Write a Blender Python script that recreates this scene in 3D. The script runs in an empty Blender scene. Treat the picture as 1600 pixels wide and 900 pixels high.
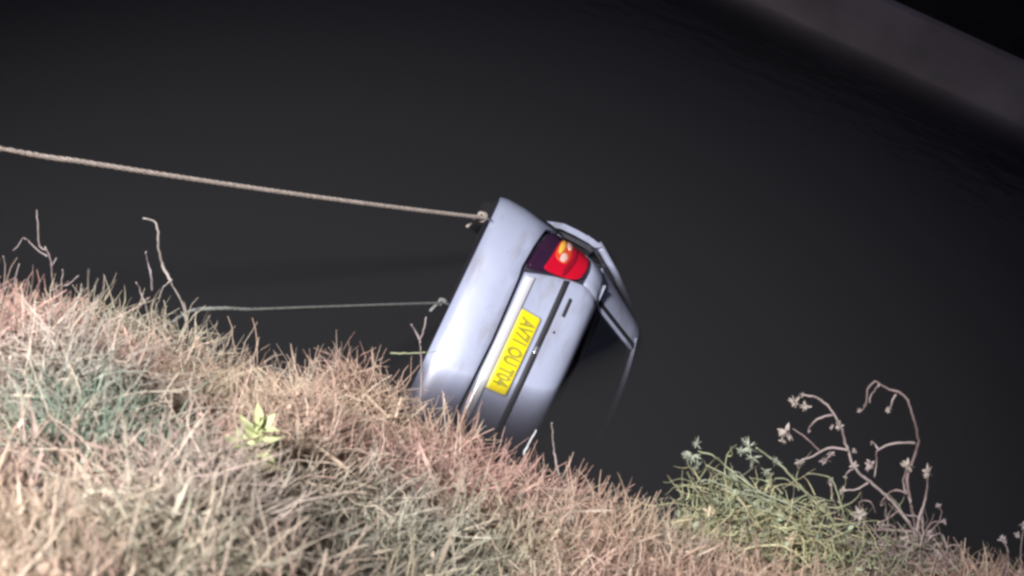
import bpy, math, random
import numpy as np
from mathutils import Vector, Matrix
from mathutils.geometry import delaunay_2d_cdt

random.seed(7); rng = np.random.default_rng(7)
scene = bpy.context.scene
COL = scene.collection

# ------------------------------------------------------------------ camera
CAM_H = 4.96                       # camera height above the water
FPX = 2198.0                       # focal length in photo pixels (1600 wide)
TH, RO = math.radians(36), math.radians(22)
_R0 = Vector((1, 0, 0)); _U0 = Vector((0, math.sin(TH), math.cos(TH)))
FWD = Vector((0, math.cos(TH), -math.sin(TH)))
RGT = math.cos(RO) * _R0 + math.sin(RO) * _U0
UPV = -math.sin(RO) * _R0 + math.cos(RO) * _U0
EYE = Vector((0, 0, CAM_H))
cd = bpy.data.cameras.new("camera"); cam = bpy.data.objects.new("camera", cd); COL.objects.link(cam)
cd.sensor_width = 36; cd.lens = FPX / 1600 * 36; cd.clip_end = 1000; cd.clip_start = 0.05
M3 = Matrix((RGT, UPV, -FWD)).transposed()
cam.matrix_world = Matrix.Translation(EYE) @ M3.to_4x4()
cd.dof.use_dof = True; cd.dof.focus_distance = 7.0; cd.dof.aperture_fstop = 4.0
scene.camera = cam

# ------------------------------------------------------------------ world and lamps
w = bpy.data.worlds.new("World"); scene.world = w; w.use_nodes = True
bg = w.node_tree.nodes["Background"]
bg.inputs[0].default_value = (0.40, 0.38, 0.62, 1); bg.inputs[1].default_value = 0.09

def lamp(name, loc, aim, power, angle, blend, col, size):
    ld = bpy.data.lights.new(name, 'SPOT'); o = bpy.data.objects.new(name, ld); COL.objects.link(o)
    ld.energy = power; ld.spot_size = math.radians(angle); ld.spot_blend = blend
    ld.color = col; ld.shadow_soft_size = size
    o.location = loc
    o.rotation_euler = (Vector(aim) - Vector(loc)).to_track_quat('-Z', 'Y').to_euler()
    return o
# the recovery crew's work lamp on the bank, behind and left of the photographer
lamp("work_lamp", (-4.6, -5.2, 11.2), (-.55, 4.5, 0.0), 19500, 33, 1.0, (1.0, 0.975, 0.99), 0.75)

scene.view_settings.view_transform = 'Standard'
scene.view_settings.look = 'None'
scene.view_settings.exposure = 0.0
scene.view_settings.gamma = 1.0
scene.cycles.filter_width = 2.8
scene.cycles.max_bounces = 8
scene.cycles.transparent_max_bounces = 16
scene.cycles.volume_bounces = 1

# ------------------------------------------------------------------ helpers
def ray(px, py):
    return (FWD * FPX + RGT * (px - 800) - UPV * (py - 450)).normalized()
def at(px, py, Y):
    """world point at distance-plane y = Y seen in the given direction"""
    d = ray(px, py); return EYE + d * (Y / d.y)
def tag(o, label=None, cat=None, group=None, kind=None):
    if label: o['label'] = label
    if cat: o['category'] = cat
    if group: o['group'] = group
    if kind: o['kind'] = kind
    return o
def empty(name, loc=(0, 0, 0)):
    o = bpy.data.objects.new(name, None); COL.objects.link(o); o.location = loc; o.empty_display_size = .1; return o
def link(name, me, mat, parent=None, smooth=True):
    o = bpy.data.objects.new(name, me); COL.objects.link(o)
    if mat: me.materials.append(mat)
    if parent: o.parent = parent
    if smooth: me.shade_smooth()
    return o
def pydata(name, v, f, mat, parent=None, smooth=False):
    me = bpy.data.meshes.new(name); me.from_pydata([tuple(p) for p in v], [], f); me.update()
    return link(name, me, mat, parent, smooth)

def mat(name, base=(.5, .5, .5), rough=.5, metal=0., **kw):
    m = bpy.data.materials.new(name); m.use_nodes = True
    b = m.node_tree.nodes["Principled BSDF"]
    b.inputs["Base Color"].default_value = (*base, 1); b.inputs["Roughness"].default_value = rough
    b.inputs["Metallic"].default_value = metal
    for k, v in kw.items(): b.inputs[k.replace('_', ' ')].default_value = v
    return m
def noise_color(m, c1, c2, scale=5, detail=6, coord='Object', lo=.35, hi=.65, bump=0., bscale=None, rough=None):
    nt = m.node_tree; n = nt.nodes; l = nt.links; b = n["Principled BSDF"]
    tc = n.new('ShaderNodeTexCoord'); nz = n.new('ShaderNodeTexNoise')
    nz.inputs['Scale'].default_value = scale; nz.inputs['Detail'].default_value = detail
    l.new(tc.outputs[coord], nz.inputs['Vector'])
    cr = n.new('ShaderNodeValToRGB'); e = cr.color_ramp.elements
    e[0].position = lo; e[0].color = (*c1, 1); e[1].position = hi; e[1].color = (*c2, 1)
    l.new(nz.outputs['Fac'], cr.inputs['Fac']); l.new(cr.outputs['Color'], b.inputs['Base Color'])
    if rough:
        mr = n.new('ShaderNodeMapRange'); mr.inputs['To Min'].default_value = rough[0]; mr.inputs['To Max'].default_value = rough[1]
        l.new(nz.outputs['Fac'], mr.inputs['Value']); l.new(mr.outputs['Result'], b.inputs['Roughness'])
    if bump:
        bp = n.new('ShaderNodeBump'); bp.inputs['Strength'].default_value = bump; bp.inputs['Distance'].default_value = .02
        nb = n.new('ShaderNodeTexNoise'); nb.inputs['Scale'].default_value = bscale or scale * 4; nb.inputs['Detail'].default_value = 8
        l.new(tc.outputs[coord], nb.inputs['Vector']); l.new(nb.outputs['Fac'], bp.inputs['Height'])
        l.new(bp.outputs['Normal'], b.inputs['Normal'])
    return m

PAINT = mat('silver_paint', (.50, .54, .74), .4, .1, Coat_Weight=.15, Coat_Roughness=.25)
noise_color(PAINT, (.36, .395, .51), (.425, .465, .61), scale=2.3, lo=.25, hi=.6, rough=(.34, .58))
def muddy(m, col=(.23, .20, .19), lo=.50, hi=.72, scale=4.2, k=.62):
    # dried mud film and drip marks from the canal
    nt = m.node_tree; n = nt.nodes; l = nt.links; b = n["Principled BSDF"]; src = b.inputs['Base Color'].links[0].from_socket
    tc = n.new('ShaderNodeTexCoord'); mp = n.new('ShaderNodeMapping'); mp.inputs['Scale'].default_value = (.45, 1, 1.6)
    nz = n.new('ShaderNodeTexNoise'); nz.inputs['Scale'].default_value = scale; nz.inputs['Detail'].default_value = 9; nz.inputs['Roughness'].default_value = .68
    mr = n.new('ShaderNodeMapRange'); mr.inputs['From Min'].default_value = lo; mr.inputs['From Max'].default_value = hi; mr.inputs['To Max'].default_value = k
    mx = n.new('ShaderNodeMix'); mx.data_type = 'RGBA'; mx.inputs['B'].default_value = (*col, 1)
    l.new(tc.outputs['Object'], mp.inputs[0]); l.new(mp.outputs[0], nz.inputs['Vector']); l.new(nz.outputs['Fac'], mr.inputs['Value'])
    l.new(mr.outputs[0], mx.inputs['Factor']); l.new(src, mx.inputs['A']); l.new(mx.outputs['Result'], b.inputs['Base Color'])
muddy(PAINT)
PAINT_W = mat('lit_lip_paint', (.88, .89, .92), .28, .25, Coat_Weight=.4)  # paler than the body: the light on the lid lip is put into this colour
SEAL = mat('black_rubber', (.018, .018, .024), .6)
DARKIN = mat('grey_interior', (.045, .045, .055), .8)
SHELL = mat('dark_primer_shell', (.03, .03, .045), .6)  # dark grey primer that shows in the panel gaps
PLASTIC = mat('grey_plastic', (.30, .31, .34), .5)
TYRE = noise_color(mat('tyre_rubber', (.02, .02, .022), .8), (.006, .006, .008), (.014, .013, .013), 14)
RIM = mat('rim_steel', (.06, .06, .07), .5, .6)
ORG = mat('orange_lens', (.72, .08, .025), .12, 0, Coat_Weight=1.0)
RED = mat('red_lens', (.58, .005, .025), .12, 0, Coat_Weight=1.0)
DRED = mat('dark_red_lens', (.28, .006, .02), .12, 0, Coat_Weight=1.0)
AMB = mat('amber_lens', (.95, .55, .08), .15, 0, Coat_Weight=1.0)
CLR = mat('clear_lens', (.85, .52, .46), .12, 0, Coat_Weight=1.0)
SMOKE = mat('smoked_lens', (.035, .012, .035), .1, 0, Coat_Weight=1.0)
PLATE = mat('yellow_plate', (.86, .70, .008), .35)
INK = mat('plate_print', (.33, .30, .02), .5)
CHROME = mat('dull_chrome', (.55, .56, .62), .22, .9)
GLASS = mat('tinted_glass', (.012, .014, .02), .06, 0)
def see_through(m, fac):
    nt = m.node_tree; n = nt.nodes; l = nt.links
    t = n.new('ShaderNodeBsdfTransparent'); t.inputs[0].default_value = (.6, .65, .7, 1)
    mx = n.new('ShaderNodeMixShader'); mx.inputs[0].default_value = fac
    l.new(n["Principled BSDF"].outputs[0], mx.inputs[1]); l.new(t.outputs[0], mx.inputs[2])
    l.new(mx.outputs[0], n["Material Output"].inputs['Surface'])
see_through(GLASS, .45)

# ------------------------------------------------------------------ terrain
def crest(x):
    return np.interp(x, [-6, -2.5, -1.77, -1.42, -1.08, -.75, -.47, -.22, .08, .3, .87, 1.5, 2.05, 2.4, 3, 6],
                        [3.7, 3.72, 3.78, 3.92, 4.05, 4.08, 4.24, 4.15, 4.08, 4.03, 4.02, 4.20, 4.42, 4.62, 4.7, 4.7]) + .02 * np.sin(x * 13 + 1)
def bank_z(x, y):
    x = np.asarray(x, float); y = np.asarray(y, float)
    c = crest(x); t = y - c
    z = np.interp(t, [-40, -3.75, -3.2, -1.6, -.25, 0, .3, 1.0, 3.6, 40],
                     [3.35, 3.35, 3.08, 2.05, 1.16, .98, .66, -.25, -1.7, -1.7])
    b = .06 * np.sin(x * 3.1 + y * 1.7) + .05 * np.sin(x * 1.3 - y * 4.1 + 2) + .03 * np.sin(x * 7.7 + y * 5.9)
    return z + b * np.clip((4.6 - y), 0, 1)
def far_z(y):
    return np.interp(y, [10.4, 11.97, 12.50, 12.62, 13.2, 17, 22, 60], [-1.7, 0.0, .42, .44, .62, 2.8, 3.3, 3.4])

def sheet(name, xs, ys, fz, m, kind='structure'):
    X, Y = np.meshgrid(xs, ys); Z = fz(X, Y)
    v = np.stack([X, Y, Z], -1).reshape(-1, 3); nx = len(xs); f = []
    for j in range(len(ys) - 1):
        for i in range(nx - 1):
            a = j * nx + i; f.append((a, a + 1, a + nx + 1, a + nx))
    return tag(pydata(name, v, f, m, smooth=True), kind=kind)

EARTH = noise_color(mat('dark_earth', (.06, .045, .035), .95), (.06, .043, .032), (.17, .13, .095), 9, bump=.8)
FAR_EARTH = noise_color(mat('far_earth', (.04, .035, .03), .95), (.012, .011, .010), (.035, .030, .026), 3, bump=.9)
CONC = noise_color(mat('weathered_concrete', (.2, .19, .19), .9), (.38, .34, .30), (.60, .54, .49), 1.1, detail=9, bump=.4, bscale=12)
sheet('near_bank_ground', np.concatenate([[-60, -30, -14], np.linspace(-7, 7, 141), [14, 30, 60]]),
      np.concatenate([[-60, -20, -6], np.linspace(-2, 8, 121)]), bank_z, EARTH)
sheet('canal_bed', np.linspace(-60, 60, 5), np.array([7.9, 10, 14.5]), lambda X, Y: X * 0 - 1.72, EARTH)
def far_n(X, Y):
    return far_z(Y) + np.where(Y > 12.9, .08 * np.sin(X * 2.1 + Y) + .06 * np.sin(X * 5 + Y * 3), 0)
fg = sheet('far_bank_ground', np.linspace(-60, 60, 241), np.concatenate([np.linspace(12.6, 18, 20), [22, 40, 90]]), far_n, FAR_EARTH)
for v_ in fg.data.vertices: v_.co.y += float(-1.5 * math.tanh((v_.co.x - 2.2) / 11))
# concrete lining of the far bank, cast in bays with recessed joints
def shift(x): return -1.5 * np.tanh((x - 2.2) / 11)
lining = tag(empty('far_bank_lining', (0, 11.9, 0)), kind='structure')
prof = [(10.4, -1.7), (11.97, 0.0), (12.50, .42), (12.62, .44)]
bay_me = None
for k in range(-10, 12):
    if bay_me is None:
        v = []; hw = 2.496
        for sx in (-hw, hw):
            for (y, z) in prof: v.append((sx, y - 11.9, z))
            for (y, z) in prof: v.append((sx, y - 11.9 + .10, z - .14))
        f = []
        for i in range(3):
            f += [(i, i + 1, 8 + i + 1, 8 + i), (4 + i, 12 + i, 13 + i, 5 + i), (i, 4 + i, 5 + i, i + 1), (8 + i, 9 + i, 13 + i, 12 + i)]
        f += [(0, 8, 12, 4), (3, 7, 15, 11)]
        o = pydata('concrete_panel', v, f, CONC, lining); bay_me = o.data
    else:
        o = bpy.data.objects.new('concrete_panel', bay_me); COL.objects.link(o); o.parent = lining
    X_ = k * 5.0 + 1.9; o.location = (X_, float(shift(X_)), 0); o.rotation_euler.z = math.atan(-1.5 / 11 / math.cosh((X_ - 2.2) / 11) ** 2)

# ------------------------------------------------------------------ water: one closed murky body
WATER = bpy.data.materials.new('murky_canal_water'); WATER.use_nodes = True
nt = WATER.node_tree; n = nt.nodes; l = nt.links; n.remove(n["Principled BSDF"])
gl = n.new('ShaderNodeBsdfGlossy'); gl.inputs['Roughness'].default_value = .13; gl.inputs['Color'].default_value = (.9, .9, .95, 1)
tr = n.new('ShaderNodeBsdfTransparent')
fr = n.new('ShaderNodeLayerWeight'); fr.inputs['Blend'].default_value = .5       # Schlick: the same from above and below
pw_ = n.new('ShaderNodeMath'); pw_.operation = 'POWER'; pw_.inputs[1].default_value = 5
ma_ = n.new('ShaderNodeMath'); ma_.operation = 'MULTIPLY_ADD'; ma_.inputs[1].default_value = .98; ma_.inputs[2].default_value = .02
mx = n.new('ShaderNodeMixShader')
tc = n.new('ShaderNodeTexCoord'); mp = n.new('ShaderNodeMapping'); mp.inputs['Scale'].default_value = (1, 1.6, 1)
nz = n.new('ShaderNodeTexNoise'); nz.inputs['Scale'].default_value = 3.2; nz.inputs['Detail'].default_value = 4
bp = n.new('ShaderNodeBump'); bp.inputs['Strength'].default_value = .35; bp.inputs['Distance'].default_value = .03
l.new(tc.outputs['Object'], mp.inputs['Vector']); l.new(mp.outputs[0], nz.inputs['Vector']); l.new(nz.outputs['Fac'], bp.inputs['Height'])
l.new(bp.outputs[0], gl.inputs['Normal']); l.new(bp.outputs[0], fr.inputs['Normal'])
l.new(fr.outputs['Facing'], pw_.inputs[0]); l.new(pw_.outputs[0], ma_.inputs[0]); l.new(ma_.outputs[0], mx.inputs[0]); l.new(tr.outputs[0], mx.inputs[1]); l.new(gl.outputs[0], mx.inputs[2])
l.new(mx.outputs[0], n["Material Output"].inputs['Surface'])
vs = n.new('ShaderNodeVolumeScatter'); vs.inputs['Color'].default_value = (.72, .74, .76, 1); vs.inputs['Density'].default_value = .84
va = n.new('ShaderNodeVolumeAbsorption'); va.inputs['Color'].default_value = (.32, .30, .32, 1); va.inputs['Density'].default_value = 6.4
ad = n.new('ShaderNodeAddShader'); l.new(vs.outputs[0], ad.inputs[0]); l.new(va.outputs[0], ad.inputs[1])
l.new(ad.outputs[0], n["Material Output"].inputs['Volume'])
WL = .085
wx0, wx1, wy0, wy1 = -60, 60, 3.9, 14.4
v = [(wx0, wy0, -1.9), (wx1, wy0, -1.9), (wx1, wy1, -1.9), (wx0, wy1, -1.9), (wx0, wy0, WL), (wx1, wy0, WL), (wx1, wy1, WL), (wx0, wy1, WL)]
tag(pydata('water', v, [(0, 3, 2, 1), (4, 5, 6, 7), (0, 1, 5, 4), (1, 2, 6, 5), (2, 3, 7, 6), (3, 0, 4, 7)], WATER), kind='structure')

# ------------------------------------------------------------------ the car
CAR_M = Matrix(((0.052, -0.077, 0.996), (0.726, 0.688, 0.015), (0.686, -0.722, -0.092)))
_x = CAR_M.col[0].normalized(); _y = (CAR_M.col[1] - _x * CAR_M.col[1].dot(_x)).normalized(); _z = -_x.cross(_y)
CAR_M = Matrix((-_x, _y, _z)).transposed()   # right, forward, up (meshes below are written with x to the left, then mirrored)
car = empty('car'); CAR_T = Vector((-0.5585, 5.9664, CAM_H - 4.6667))
car.matrix_world = Matrix.Translation(CAR_T) @ CAR_M.to_4x4()
tag(car, 'pale silver car lying nose down on its side in the dark canal, tail up', 'car')

# plan outline of the tub: x half-width, y from the tail
_ctl = np.array([(-.3, .012), (0, 0), (.3, .012), (.52, .035), (.66, .075), (.76, .15), (.815, .27), (.835, .42), (.84, .8), (.845, 1.6),
                 (.845, 2.6), (.83, 3.2), (.77, 3.55), (.62, 3.78), (.4, 3.86), (0, 3.9), (-.4, 3.86)])
def _catmull(P, k=24):
    out = []
    for i in range(1, len(P) - 2):
        p0, p1, p2, p3 = P[i - 1:i + 3]
        for t in np.linspace(0, 1, k, endpoint=False):
            out.append(.5 * ((2 * p1) + (-p0 + p2) * t + (2 * p0 - 5 * p1 + 4 * p2 - p3) * t * t + (-p0 + 3 * p1 - 3 * p2 + p3) * t ** 3))
    out.append(P[-2]); return np.array(out)
_pl = _catmull(_ctl); _sl = np.concatenate([[0], np.cumsum(np.hypot(*np.diff(_pl, axis=0).T))]); SMAX = _sl[-1]
_V = [.20, .25, .32, .45, .56, .60, .70, .84, .94, .99, 1.02, 1.05, 1.10, 1.24, 1.40]
_Z = [.20, .25, .32, .45, .56, .60, .70, .84, .94, .985, 1.008, 1.022, 1.034, 1.05, 1.06]
_D = [.10, .05, .012, .0, .012, .03, .045, .055, .065, .082, .105, .132, .18, .32, .48]
_K = [.93, .975, .995, .985, .955, .945, .92, .885, .855, .83, .815, .80, .79, .78, .77]
def S(s, v, off=0.):
    def pos(s, v):
        a = min(abs(s), SMAX); sg = 1 if s >= 0 else -1
        x = np.interp(a, _sl, _pl[:, 0]); y = np.interp(a, _sl, _pl[:, 1])
        d = np.interp(v, _V, _D); k = np.interp(v, _V, _K)
        tail = np.clip((1.15 - a) / .5, 0, 1); front = np.clip((a - (SMAX - 1.2)) / .5, 0, 1)
        yy = y + d * tail - d * front
        k2 = k + (np.interp(v, _V, [.93, .975, .995, 1, 1, 1, 1, .985, .965, .945, .93, .90, .85, .80, .75]) - k) * np.clip((a - .9) / .6, 0, 1)
        return np.array([sg * x * k2, yy, np.interp(v, _V, _Z)])
    p = pos(s, v)
    if off:
        e = .012; ds = pos(s + e, v) - pos(s - e, v); dv = pos(s, v + e) - pos(s, v - e)
        nn = np.cross(ds, dv); nn = nn / (np.linalg.norm(nn) + 1e-9)
        # outward = away from the car's middle
        if nn @ (p - np.array([0, 1.9, .6])) < 0: nn = -nn
        p = p + nn * off
    return p

def _inside(p, poly):
    c = False; j = len(poly) - 1
    for i in range(len(poly)):
        a, b = poly[i], poly[j]
        if (a[1] > p[1]) != (b[1] > p[1]) and p[0] < (b[0] - a[0]) * (p[1] - a[1]) / (b[1] - a[1]) + a[0]: c = not c
        j = i
    return c
def dens(poly, res):
    out = []
    for i in range(len(poly)):
        a = np.array(poly[i], float); b = np.array(poly[(i + 1) % len(poly)], float)
        k = max(1, int(np.ceil(np.linalg.norm(b - a) / res)))
        for t in range(k): out.append(tuple(a + (b - a) * t / k))
    return out
def smooth_poly(poly, it=2):
    P = [np.array(p, float) for p in poly]
    for _ in range(it):
        Q = []
        for i in range(len(P)):
            a, b = P[i], P[(i + 1) % len(P)]; Q += [a * .75 + b * .25, a * .25 + b * .75]
        P = Q
    return [tuple(p) for p in P]
def panel(name, poly, m, parent, off=0., thick=.016, res=.035, bev=.005, bulge=0., surf=None, flip=False):
    """a sheet-metal (or lens) panel: 2-D outline on the car's surface, rounded rim, real thickness"""
    surf = surf or S
    area = sum(poly[i][0] * poly[(i + 1) % len(poly)][1] - poly[(i + 1) % len(poly)][0] * poly[i][1] for i in range(len(poly)))
    if area < 0: poly = poly[::-1]
    B = dens(poly, res); nb = len(B); inner = []
    for i in range(nb):
        a, b, c = np.array(B[i - 1]), np.array(B[i]), np.array(B[(i + 1) % nb])
        t = c - a; t = t / (np.linalg.norm(t) + 1e-9); inner.append(tuple(b + np.array([-t[1], t[0]]) * bev))
    pts = [Vector(p) for p in B] + [Vector(p) for p in inner if _inside(p, B)]
    lo = np.min(B, 0); hi = np.max(B, 0); bb = np.array(B)
    for x in np.arange(lo[0] + res, hi[0], res):
        for y in np.arange(lo[1] + res, hi[1], res):
            if _inside((x, y), B) and np.min(np.hypot(*(bb - (x, y)).T)) > res * .55: pts.append(Vector((x, y)))
    vo, eo, fo, ov, oe, of = delaunay_2d_cdt(pts, [], [list(range(nb))], 1, 1e-6)
    idx = {}
    for k, src in enumerate(ov):
        for q in src: idx[q] = k
    bd = [idx[i] for i in range(nb)]; bs = set(bd)
    V3 = []; arr = np.array([tuple(p) for p in vo])
    for k, p in enumerate(arr):
        o_ = off - (bev * .8 if k in bs else 0)
        if bulge and k not in bs:
            dmin = np.min(np.hypot(*(bb - p).T)); o_ += bulge * min(1, dmin / .05) ** .6
        V3.append(surf(p[0], p[1], o_))
    nf = len(V3); back = []
    for k in bd:
        back.append(len(V3)); V3.append(surf(arr[k][0], arr[k][1], off - thick))
    F = [tuple(f) for f in fo]
    side = []
    for i in range(nb):
        a, b = bd[i], bd[(i + 1) % nb]; c, d = back[(i + 1) % nb], back[i]
        side.append((a, d, c, b))
    me = bpy.data.meshes.new(name); me.from_pydata([tuple(p) for p in V3], [], F + side); me.update()
    me.polygons.foreach_set('use_smooth', [True] * len(F) + [False] * len(side))
    import bmesh
    bm = bmesh.new(); bm.from_mesh(me); bmesh.ops.recalc_face_normals(bm, faces=bm.faces)
    # orient outward
    c = Vector(np.mean(V3, 0)); f0 = max(bm.faces, key=lambda q: q.calc_area())
    ref = Vector(surf(*((lo + hi) / 2), .1)) - Vector(surf(*((lo + hi) / 2), 0))
    if sum((f.normal.dot(ref) * f.calc_area() for f in bm.faces)) < 0: bmesh.ops.reverse_faces(bm, faces=bm.faces)
    bm.to_mesh(me); bm.free()
    o = bpy.data.objects.new(name, me); COL.objects.link(o); me.materials.append(m); o.parent = parent
    return o
def mirror(poly): return [(-a, b) for a, b in poly]

# inner shell and underbody
def tub():
    v = []; f = []; ss = np.concatenate([np.linspace(-SMAX, SMAX, 121)[:-1]]); vv = [.27, .34, .45, .6, .8, .95, 1.0, 1.03]
    for b in vv:
        for a in ss: v.append(S(a, b, -.022))
    m = len(ss)
    for j in range(len(vv) - 1):
        for i in range(m): f.append((j * m + i, j * m + (i + 1) % m, (j + 1) * m + (i + 1) % m, (j + 1) * m + i))
    f.append(tuple(range(m))[::-1]); return v, f
tv, tf = tub(); pydata('underbody', tv, tf, SHELL, car)

lamp_poly = smooth_poly([(.468, .568), (.60, .585), (.76, .605), (.88, .655), (.935, .72), (.95, .80), (.93, .868), (.85, .905), (.74, .908),
                         (.625, .893), (.555, .74)], 2)
bumper = [(-1.30, .30), (-1.0, .285), (0, .28), (1.0, .285), (1.30, .30), (1.30, .60), (1.02, .665), (.93, .645), (.80, .590), (.62, .562), (.47, .548), (.40, .556), (0, .566),
          (-.40, .556), (-.47, .548), (-.62, .562), (-.80, .590), (-.93, .645), (-1.02, .665), (-1.30, .60)]
bo = panel('bumper', bumper, PAINT, car, off=.004, res=.05)
# boot lid: rear face from the bumper seam over the edge onto the deck
lidL = [(.455, .580), (.50, .66), (.54, .74), (.58, .83), (.605, .90), (.60, 1.0), (.585, 1.06), (.585, 1.30)]
lid = panel('boot_lid', [(-a, b) for a, b in lidL][::-1][::1] + [] + [(0, .588)] + lidL if False else lidL + [(-a, b) for a, b in lidL][::-1] + [(0, .588)], PAINT, car, off=.0, res=.035)
# lip along the bottom of the lid with its caught light in the colour, plate recess frame, dark groove, upper garnish
def rrect(s0, s1, v0, v1, r):
    out = []
    for cx, cy, a0 in ((s1 - r, v0 + r, -90), (s1 - r, v1 - r, 0), (s0 + r, v1 - r, 90), (s0 + r, v0 + r, 180)):
        for a in (0, 30, 60, 90): out.append((cx + r * math.cos(math.radians(a0 + a)), cy + r * math.sin(math.radians(a0 + a))))
    return out
strip = lambda s0, s1, v0, v1: [(s0, v0), (s1, v0), (s1, v1), (s0, v1)]
panel('lower_lid_lip', [(-.44, .588), (-.2, .583), (.2, .583), (.44, .588), (.457, .640), (.2, .638), (-.2, .638), (-.457, .640)], PAINT_W, car, off=.020, thick=.022, bev=.010, res=.03)
panel('dark_garnish', [(-.555, .793), (.555, .793), (.573, .832), (-.573, .832)], SEAL, car, off=.003, thick=.006, res=.03)
panel('groove_glint', rrect(.045, .105, .80, .826, .012), CHROME, car, off=.009, thick=.008, res=.01, bev=.004)  # bright chip added as the small highlight in the groove
panel('model_badge', rrect(.345, .475, .862, .882, .006), SEAL, car, off=.005, thick=.006, res=.02, bev=.002)
panel('lid_keyhole', rrect(.22, .235, .855, .870, .006), SEAL, car, off=.003, thick=.004, res=.006, bev=.001)
# number plate with its frame
pf = panel('plate_holder', rrect(-.265, .265, .637, .771, .016), PLASTIC, car, off=.007, thick=.01, res=.03, bev=.003)
pl = panel('number_plate', rrect(-.256, .256, .645, .763, .012), PLATE, car, off=.012, thick=.008, res=.02, bev=.003)
def plate_text():
    cu = bpy.data.curves.new('t', 'FONT'); cu.body = "AV71 OU T04"; cu.size = .118; cu.align_x = 'CENTER'; cu.align_y = 'CENTER'; cu.space_character = 1.0
    cu.extrude = .0012; cu.offset = .0042
    ob = bpy.data.objects.new('t', cu); COL.objects.link(ob); bpy.context.view_layer.update()
    me = bpy.data.meshes.new_from_object(ob.evaluated_get(bpy.context.evaluated_depsgraph_get()))
    bpy.data.objects.remove(ob); bpy.data.curves.remove(cu)
    xs = [v.co.x for v in me.vertices]; k = .43 / (max(xs) - min(xs)); 
    for v in me.vertices:
        # seen from behind: the text runs from the car's left to its right
        v.co = Vector(S(-v.co.x * k, .703 + v.co.y * .98, .0128 + v.co.z))
    o = link('plate_lettering', me, INK, pl, smooth=False); return o
plate_text()
panel('fuel_sticker', rrect(-.40, -.31, .87, .885, .004), SEAL, car, off=.003, thick=.004, res=.02, bev=.001) if False else None

def tail_light(sg):
    P = lamp_poly if sg > 0 else mirror(lamp_poly)
    mk = (lambda q: q) if sg > 0 else mirror
    t = panel('tail_light', P, SMOKE, car, off=.006, thick=.03, res=.03, bev=.008)
    kw = dict(thick=.012, res=.018, bev=.003)
    panel('red_lens', mk(smooth_poly([(.530, .655), (.585, .668), (.66, .678), (.80, .690), (.885, .735), (.925, .80), (.910, .862), (.83, .890), (.70, .892), (.600, .868), (.556, .77)], 2)), RED, t, off=.010, **kw)
    panel('orange_lens', mk(smooth_poly([(.640, .690), (.72, .688), (.83, .700), (.868, .742), (.86, .785), (.79, .772), (.70, .782), (.635, .765)], 2)), ORG, t, off=.013, **kw)
    panel('dark_divider', mk(smooth_poly([(.560, .765), (.640, .768), (.715, .795), (.83, .785), (.88, .80), (.83, .810), (.715, .822), (.575, .792)], 2)), DRED, t, off=.013, **kw)
    panel('amber_lens', mk(smooth_poly([(.690, .695), (.80, .698), (.835, .722), (.765, .735), (.680, .718)], 2)), AMB, t, off=.016, **kw)
    panel('clear_lens', mk(smooth_poly([(.645, .722), (.700, .722), (.722, .748), (.695, .768), (.643, .754)], 2)), CLR, t, off=.016, **kw)
    panel('clear_lens', mk(smooth_poly([(.765, .738), (.85, .732), (.868, .756), (.81, .772), (.755, .766)], 2)), CLR, t, off=.016, **kw)
for sg in (1, -1): tail_light(sg)

def s_of_y(y):
    i = np.searchsorted(_pl[:, 1], y); return float(np.interp(y, _pl[:len(_pl) // 2 + 60, 1], _sl[:len(_pl) // 2 + 60]))
# quarter panels wrap from the lid round the corner to the door, cut by the wheel arch
WY, WZ, WR = .88, .44, .30
def arch(y0, y1, r):
    out = []
    for a in np.linspace(0, 180, 13): out.append((s_of_y(WY - r * math.cos(math.radians(a))), WZ + r * math.sin(math.radians(a))))
    return out
for sg in (1, -1):
    a = arch(0, 0, .34)
    q = [(1.31, .61), (1.31, .42)] if False else []
    poly = [(.612, .907), (.74, .918), (.86, .914), (.945, .875), (.965, .80), (.95, .715), (.955, .672), (1.02, .676), (1.20, .655)]
    tops = [p for p in a if p[1] > .56 and p[0] > 1.2]
    poly += [(max(p[0], 1.22), p[1] + .0) for p in tops] + [(s_of_y(1.16), .45), (s_of_y(1.17), .26), (s_of_y(1.21), .26), (s_of_y(1.20), .50), (s_of_y(1.0), .72), (s_of_y(.95), 1.0), (s_of_y(.92), 1.05), (1.1, 1.06), (.8, 1.08), (.61, 1.08), (.612, 1.0)]
    panel('quarter_panel', poly if sg > 0 else mirror(poly), PAINT, car, off=0, res=.05)
    # front door and wing
    fd = [(s_of_y(1.93), .26), (s_of_y(2.85), .26), (s_of_y(2.85), 1.03), (s_of_y(1.93), 1.03)]
    panel('front_door', fd if sg > 0 else mirror(fd), PAINT, car, off=0, res=.09)
    fw = [(s_of_y(2.87), .26), (3.75, .26), (4.2, .3), (4.2, .95), (3.6, 1.0), (s_of_y(2.87), 1.03)]
    panel('front_wing', fw if sg > 0 else mirror(fw), PAINT, car, off=0, res=.09)
panel('front_bumper', [(4.22, .25), (SMAX - .01, .25), (SMAX - .01, .9), (4.22, .92)], PAINT, car, res=.09)
panel('front_bumper', [(-4.22, .25), (-SMAX + .01, .25), (-SMAX + .01, .9), (-4.22, .92)], PAINT, car, res=.09)

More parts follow.
